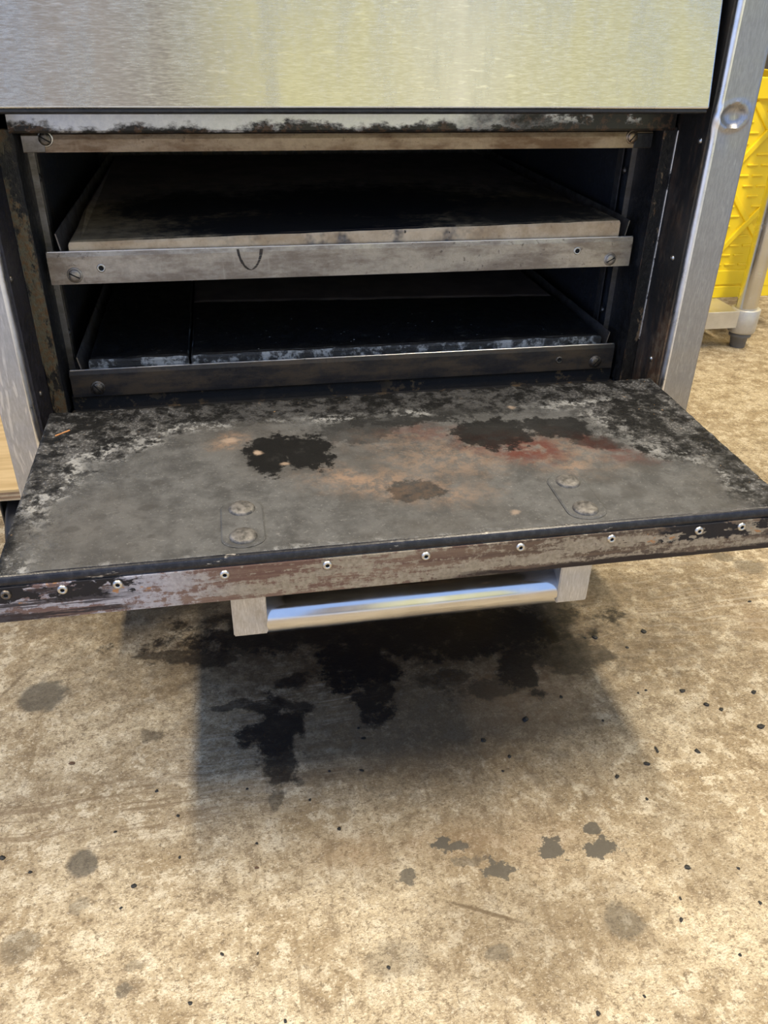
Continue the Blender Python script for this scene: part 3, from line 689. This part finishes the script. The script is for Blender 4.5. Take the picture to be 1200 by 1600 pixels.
# reinforcing plates with the handle bolts
for sx_, pts in ((-1, ((-.1342, -.2714), (-.1346, -.3093))), (1, ((.1360, -.2701), (.1345, -.3117)))):
    cx = (pts[0][0]+pts[1][0])/2; y0, y1 = pts[1][1], pts[0][1]; rr = .0165
    bm = bmesh.new(); loop = []
    for k in range(13): a_ = math.pi*k/12; loop.append((cx+rr*math.cos(a_), y1+.002+rr*.75*math.sin(a_)))
    for k in range(13): a_ = math.pi+math.pi*k/12; loop.append((cx+rr*math.cos(a_), max(DF+.005, y0-.001+rr*.75*math.sin(a_))))
    B0 = [bm.verts.new((x, y, dz(x, y)-.001)) for x, y in loop]
    B1 = [bm.verts.new((x, y, dz(x, y)+.0004+.0005*mnoise.noise(Vector((x*300, y*300, 2))))) for x, y in loop]
    B2 = [bm.verts.new((cx+(x-cx)*.93, (y0+y1)/2+(y-(y0+y1)/2)*.96, dz(x, y)+.0014)) for x, y in loop]
    n_ = len(loop)
    for i in range(n_):
        j = (i+1) % n_; bm.faces.new((B0[i], B0[j], B1[j], B1[i])).material_index = 1; bm.faces.new((B1[i], B1[j], B2[j], B2[i]))
    bm.faces.new(B2)
    bmesh.ops.recalc_face_normals(bm, faces=bm.faces)
    link('bolt_plate', bm, [M_door, M_soot], door)  # dark dirty side walls, also painting in the shadow outline of the plate
    for x, y in pts:
        bm = bmesh.new(); lathe(bm, [(.0104, 0), (.0102, .0012), (.0088, .0026), (.0050, .0034), (0, .0036)], face_mat((x, y, dz(x, y)+.0010), (0, -SL, 1)), 22)
        link('bolt_head', bm, M_bolt, door)
# handle under the door: two brackets and a tube
for x0, x1 in ((-.1485, -.1215), (.1215, .1485)):
    bm = bmesh.new(); box(bm, x0, x1, -.3135, -.258, Z0-.0905, Z0-.0365)
    es = [e for e in bm.edges if abs(e.verts[0].co.z-e.verts[1].co.z) < 1e-5 and e.verts[0].co.z < Z0-.08 and abs(e.verts[0].co.x-e.verts[1].co.x) > .01]
    bmesh.ops.bevel(bm, geom=es[:], offset=.002, segments=3, affect='EDGES')
    es = [e for e in bm.edges if abs(e.verts[0].co.x-e.verts[1].co.x) < 1e-5]
    bmesh.ops.bevel(bm, geom=es, offset=.0009, segments=2, affect='EDGES', clamp_overlap=True)
    link('handle_bracket', bm, M_bracket, door)
bm = bmesh.new(); hd = Matrix.Translation((-.1225, -.2970, Z0-.0812)) @ Matrix.Rotation(math.pi/2, 4, 'Y')
lathe(bm, [(0, 0), (.0155, 0), (.0162, .001), (.0162, .244), (.0155, .245), (0, .245)], hd, 48)
link('handle_tube', bm, M_steel_tube, door)

# ---------------------------------------------------------------- baking stones
def stone(name, corners, zt_, th, mat, label, jit=.0006, group=None, rear=None):
    """corners: front-left, front-right, back-right, back-left (x,y)"""
    bm = bmesh.new(); nx, ny = 48, 8; fl, fr_, br, bl = corners; rr = .0035
    rows = []
    def pt_(u, v):
        x = (fl[0]*(1-u)+fr_[0]*u)*(1-v)+(bl[0]*(1-u)+br[0]*u)*v
        y = (fl[1]*(1-u)+fr_[1]*u)*(1-v)+(bl[1]*(1-u)+br[1]*u)*v
        return x, y
    prof = [(0, -th), (0, -rr), (rr*.3, -rr*.3), (rr, 0)]        # inset, dz
    cx, cy = pt_(.5, .5)
    layers = []
    per = [(i/nx, 0) for i in range(nx)] + [(1, j/ny) for j in range(ny)] + [(1-i/nx, 1) for i in range(nx)] + [(0, 1-j/ny) for j in range(ny)]
    for ins, dz_ in prof:
        L = []
        for u, v in per:
            x, y = pt_(u, v)
            zl = zt_(x, y) if callable(zt_) else zt_
            nxx = (ins if u < .02 else 0)-(ins if u > .98 else 0); nyy = (ins if v < .02 else 0)-(ins if v > .98 else 0)
            jn = jit*mnoise.noise(Vector((x*70, y*70, dz_*200)))
            L.append(bm.verts.new((x+nxx+(jn if u in (0, 1) else 0), y+nyy+(jn if v in (0, 1) else 0), zl+dz_+(jn*.7 if ins > 0 else 0))))
        layers.append(L)
    n_ = len(per)
    for k in range(len(layers)-1):
        for i in range(n_):
            j = (i+1) % n_; bm.faces.new((layers[k][i], layers[k][j], layers[k+1][j], layers[k+1][i]))
    bm.faces.new(layers[-1]); bm.faces.new(layers[0][::-1])
    bmesh.ops.recalc_face_normals(bm, faces=bm.faces)
    return link(name, bm, mat, None, label=label, category='baking stone')
stone('baking_stone', ((-.2765, .0045), (.2818, .0045), (.2735, .521), (-.2795, .521)), lambda x, y: Z0+.1465+.0085*(x+.2759)/.5571 if y < .1 else Z0+.1505, .0200, M_stone,
      'tan baking stone scorched black in the middle on the upper shelf')
stone('baking_stone', ((-.2775, .0048), (-.1765, .0048), (-.1765, .5), (-.2775, .5)), Z0+.0295, .0195, M_stone_dark, 'narrow blackened baking stone at the left of the lower shelf', .0012)
stone('baking_stone', ((-.1740, .0048), (.2814, .0048), (.2814, .160), (-.1740, .190)), Z0+.0292, .0195, M_stone_dark, 'wide blackened baking stone at the front of the lower shelf', .0012)
stone('baking_stone', ((-.1740, .192), (.2800, .162), (.2790, .500), (-.1740, .500)), Z0+.0290, .0195, M_stone_rear, 'dull brown baking stone at the rear of the lower shelf', .0005)

# ---------------------------------------------------------------- plywood dolly under the oven
dolly = thing('plywood_dolly', 'plywood board on black casters carrying the oven, its edge showing at left', 'dolly')
PT = BOTZ; PX0, PX1, PY0, PY1 = -.50, .335, .04, .60
bm = bmesh.new(); box(bm, PX0, PX1, PY0, PY1, PT-.0035, PT-.0005); bd = link('board', bm, M_ply, dolly)
for k in range(4):
    boxo('ply_layer', PX0, PX1, PY0+(.0006 if k % 2 else 0), PY1, PT-.0035-.0028*(k+1), PT-.0035-.0028*k, M_ply_b if k % 2 == 0 else M_ply_a, bd)
ub = PT-.0035-.0112
for cx, cy in ((-.395, .085), (.28, .09), (-.42, .55), (.28, .55)):
    bm = bmesh.new(); box(bm, cx-.03, cx+.03, cy-.03, cy+.03, ub-.004, ub, .001, 1)
    box(bm, cx-.022, cx-.019, cy-.02, cy+.02, ub-.075, ub-.004, .001, 1); box(bm, cx+.019, cx+.022, cy-.02, cy+.02, ub-.075, ub-.004, .001, 1)
    cs = link('caster', bm, M_black, dolly)
    wr = (ub-.012)/2
    bm = bmesh.new(); lathe(bm, [(0, -.014), (wr*.5, -.014), (wr*.9, -.015), (wr, -.010), (wr, .010), (wr*.9, .015), (wr*.5, .014), (0, .014)], Matrix.Translation((cx, cy, wr)) @ Matrix.Rotation(math.pi/2, 4, 'Y'), 28)
    link('wheel', bm, M_black, cs)

# ---------------------------------------------------------------- steel worktable on the right
table = thing('worktable', 'steel worktable with tubular legs and a low galvanised undershelf on the right', 'table')
SZ = .0876; LX, LY = 1.004, .785
tb_ = [(LX, LY), (LX, LY+.52), (LX-1.05, LY+.52)]
sh = bmesh.new(); prism(sh, [(LY-.018, SZ-.0375), (LY-.018, SZ-.001), (LY-.017, SZ), (LY+.538, SZ), (LY+.538, SZ-.0375), (LY+.536, SZ-.0375), (LY+.536, SZ-.0015), (LY-.0165, SZ-.0015), (LY-.0165, SZ-.0375)], LX-1.03, LX-.026)
link('undershelf', sh, M_galv, table)
for x, y in tb_:
    bm = bmesh.new(); lathe(bm, [(.0225, .05), (.0225, .86)], Matrix.Translation((x, y, 0)), 32); lg = link('leg', bm, M_legtube, table)
    bm = bmesh.new(); lathe(bm, [(.018, .0335), (.0285, .036), (.0300, .040), (.0315, .088), (.0300, .0895), (.0226, .0885)], Matrix.Translation((x, y, 0)), 32); link('socket', bm, M_cast, lg)
    bm = bmesh.new(); lathe(bm, [(0, 0), (.0150, 0), (.0165, .002), (.0185, .023), (.0240, .026), (.0240, .034), (.018, .036)], Matrix.Translation((x, y, 0)), 28); link('foot', bm, M_foot, lg)
boxo('tabletop', LX-1.08, LX+.04, LY-.05, LY+.57, .86, .90, M_galv, table, .003, 2)

# ---------------------------------------------------------------- yellow crate on the undershelf
crate = thing('storage_crate', 'bright yellow plastic crate with crossed ribs standing on the undershelf', 'crate')
CY, CX0, CX1, CZ0, CZ1 = .871, .46, 1.155, SZ+.0005, .540
bm = bmesh.new(); th = .004
box(bm, CX0, CX1, CY, CY+th, CZ0, CZ1-.04); box(bm, CX0, CX1, CY+.34, CY+.34+th, CZ0, CZ1-.04)
box(bm, CX0, CX0+th, CY+th, CY+.34, CZ0, CZ1-.04); box(bm, CX1-th, CX1, CY+th, CY+.34, CZ0, CZ1-.04)
box(bm, CX0+th, CX1-th, CY+th, CY+.34, CZ0, CZ0+th)
link('body', bm, M_yellow, crate)
bm = bmesh.new()
box(bm, CX0-.008, CX1+.008, CY-.009, CY+.002, CZ1-.040, CZ1, .002, 2); box(bm, CX0-.008, CX1+.008, CY+.342, CY+.353, CZ1-.040, CZ1, .002, 2)
box(bm, CX0-.008, CX0+.003, CY+.002, CY+.342, CZ1-.040, CZ1, .002, 2); box(bm, CX1-.003, CX1+.008, CY+.002, CY+.342, CZ1-.040, CZ1, .002, 2)
link('rim', bm, M_yellow, crate)
boxo('bottom_band', CX0, CX1, CY-.0045, CY+.001, CZ0, CZ0+.026, M_yellow, crate, .0015, 2)
boxo('lower_band', CX0+.02, 1.041, CY-.0035, CY+.001, CZ0+.030, CZ0+.062, M_yellow, crate, .0015, 2)
boxo('corner_post', 1.050, CX1, CY-.006, CY+.001, CZ0+.024, CZ1-.04, M_yellow, crate, .002, 2)
def rib(x0, z0, x1, z1, wd=.012, pr=.005):
    bm = bmesh.new(); L = math.hypot(x1-x0, z1-z0); an = math.atan2(z1-z0, x1-x0)
    box(bm, 0, L, -pr, .001, -wd/2, wd/2, .0018, 2)
    m4 = Matrix.Translation((x0, CY, z0)) @ Matrix.Rotation(-an, 4, 'Y')
    for v in bm.verts: v.co = m4 @ v.co
    return bm
cells = [(.975, Z0-.1475+.005, Z0+.062)]
XA, XB = .846, 1.046
def clampz(z): return z
pit = .208; cz_ = Z0-.044; cxm = 1.0135
for k in range(-2, 1):
    for kz in range(-1, 3):
        mx, mz = cxm+k*.16, cz_+kz*.185
        x0, x1 = mx-.08, min(mx+.08, 1.042); 
        for s_ in (-1, 1):
            za, zb_ = mz-s_*.0925, mz+s_*.0925*(x1-mx)/.08
            q = [(x0, za), (x1, zb_)]
            # clip to the panel height
            lo_, hi_ = CZ0+.066, CZ1-.046
            def clip(p, q_):
                (xa, ya), (xb, yb) = p, q_
                if ya > yb: r_ = clip(q_, p); return r_ and (r_[1], r_[0])
                if yb <= lo_ or ya >= hi_: return None
                if ya < lo_: f = (lo_-ya)/(yb-ya); xa, ya = xa+(xb-xa)*f, lo_
                if yb > hi_: f = (hi_-ya)/(yb-ya); xb, yb = xa+(xb-xa)*f, hi_
                return (xa, ya), (xb, yb)
            r_ = clip(*q)
            if r_: link('cross_rib', rib(r_[0][0], r_[0][1], r_[1][0], r_[1][1], .012, .005+.0006*s_), M_yellow, crate)
tk = rib(-.0125, 0, .0125, 0, .0045, .003)
for v in tk.verts: v.co.y -= CY
tmesh = None; nrow = 0
z = CZ0+.075
while z < CZ1-.05:
    x = 1.026 - (.016 if nrow % 2 else 0)
    while x > .84:
        ok = True
        for k in range(-2, 1):
            for kz in range(-1, 3):
                mx, mz = cxm+k*.16, cz_+kz*.185
                for s_ in (-1, 1):
                    if abs(x-mx) < .085 and abs((z-mz) - s_*(x-mx)*.0925/.08) < .017: ok = False
        if ok:
            if tmesh is None:
                o = link('tick_rib', tk, M_yellow, crate); tmesh = o.data
            else:
                o = bpy.data.objects.new('tick_rib', tmesh); COL.objects.link(o); o.parent = crate
            o.location = (x, CY, z)
        x -= .033
    z += .021; nrow += 1

# ---------------------------------------------------------------- charred crumbs on the floor
crumbs = [(1066,1080,5),(1103,1101,5),(1127,1109,4),(1189,1136,6),(1089,1174,5),(1011,1194,6),(964,1214,5),(1025,1170,4),(1074,1355,5),(929,996,6),(1006,987,5),(914,997,3),
 (1064,1437,4),(4,1341,6),(209,1385,5),(189,1419,3),(47,1363,3),(180,1300,3),(278,1275,3),(565,1204,4),(515,1205,3),(821,1125,8),(386,1233,3),(347,1491,4),(297,1568,4),(446,1596,4),
 (607,1512,4),(1171,940,3),(997,1083,3),(1009,1079,3),(530,1295,4),(1178,1082,5),(935,1584,4),(1007,1557,3),(1156,1492,3),(1063,1404,3),(1188,1411,3),(796,1182,4),(786,1205,3),(877,1089,4),
 (1154,1357,3),(401,1318,3),(281,1340,3),(1027,1174,4),(1011,1249,3),(942,1126,3),(560,1138,3),(568,1154,4),(484,1250,3),(980,1012,3),(755,1157,5),(403,1490,3),(245,1236,3)]
bases = []
for k in range(4):
    bm = bmesh.new(); bmesh.ops.create_icosphere(bm, subdivisions=1, radius=1.)
    for v in bm.verts:
        v.co *= .75+.55*random.random(); v.co.z = v.co.z*.45+.40
        v.co.z = max(v.co.z, 0)
    me = bpy.data.meshes.new('charcoal_crumb'); bm.to_mesh(me); bm.free(); me.materials.append(M_char); bases.append(me)
for i, (u, v, s_) in enumerate(crumbs):
    o = bpy.data.objects.new('charcoal_crumb', bases[i % 4]); COL.objects.link(o)
    o.location = onZ(u, v, 0); d_ = (o.location-CAMP).length; k = s_*.72*d_/FPX
    o.scale = (k*(1.0+.4*random.random()), k*(.8+.4*random.random()), k*.8); o.rotation_euler = (0, 0, random.random()*6.28)
    o['label'] = 'tiny black charred crumb lying loose on the concrete floor'; o['category'] = 'crumb'; o['group'] = 'charred crumbs scattered on the floor'
for u, v, s_, lb in ((112, 1193, 7, 'flat brown flake on the floor at left below the door'), (401, 1356, 5, 'reddish brown flake on the floor beside the shadow')):
    me = bases[1].copy(); me.materials.clear(); me.materials.append(M_brownbit)
    o = bpy.data.objects.new('rust_flake', me); COL.objects.link(o); o.location = onZ(u, v, 0); k = s_*.72*(o.location-CAMP).length/FPX
    o.scale = (k, k*.7, k*.4); o['label'] = lb; o['category'] = 'flake'

# thin splinter lying on the crusted corner of the open door
bm = bmesh.new(); sp_ = onZ(98, 678, Z0+.0095)
box(bm, -.0075, .0075, -.0007, .0007, 0, .0010, .0002, 1)
for v in bm.verts: v.co = Matrix.Translation((sp_.x, sp_.y, Z0+.0098)) @ Matrix.Rotation(.75, 4, 'Z') @ v.co
link('wood_splinter', bm, M_splinter, None, label='thin orange splinter on the crusted corner of the open door', category='splinter')
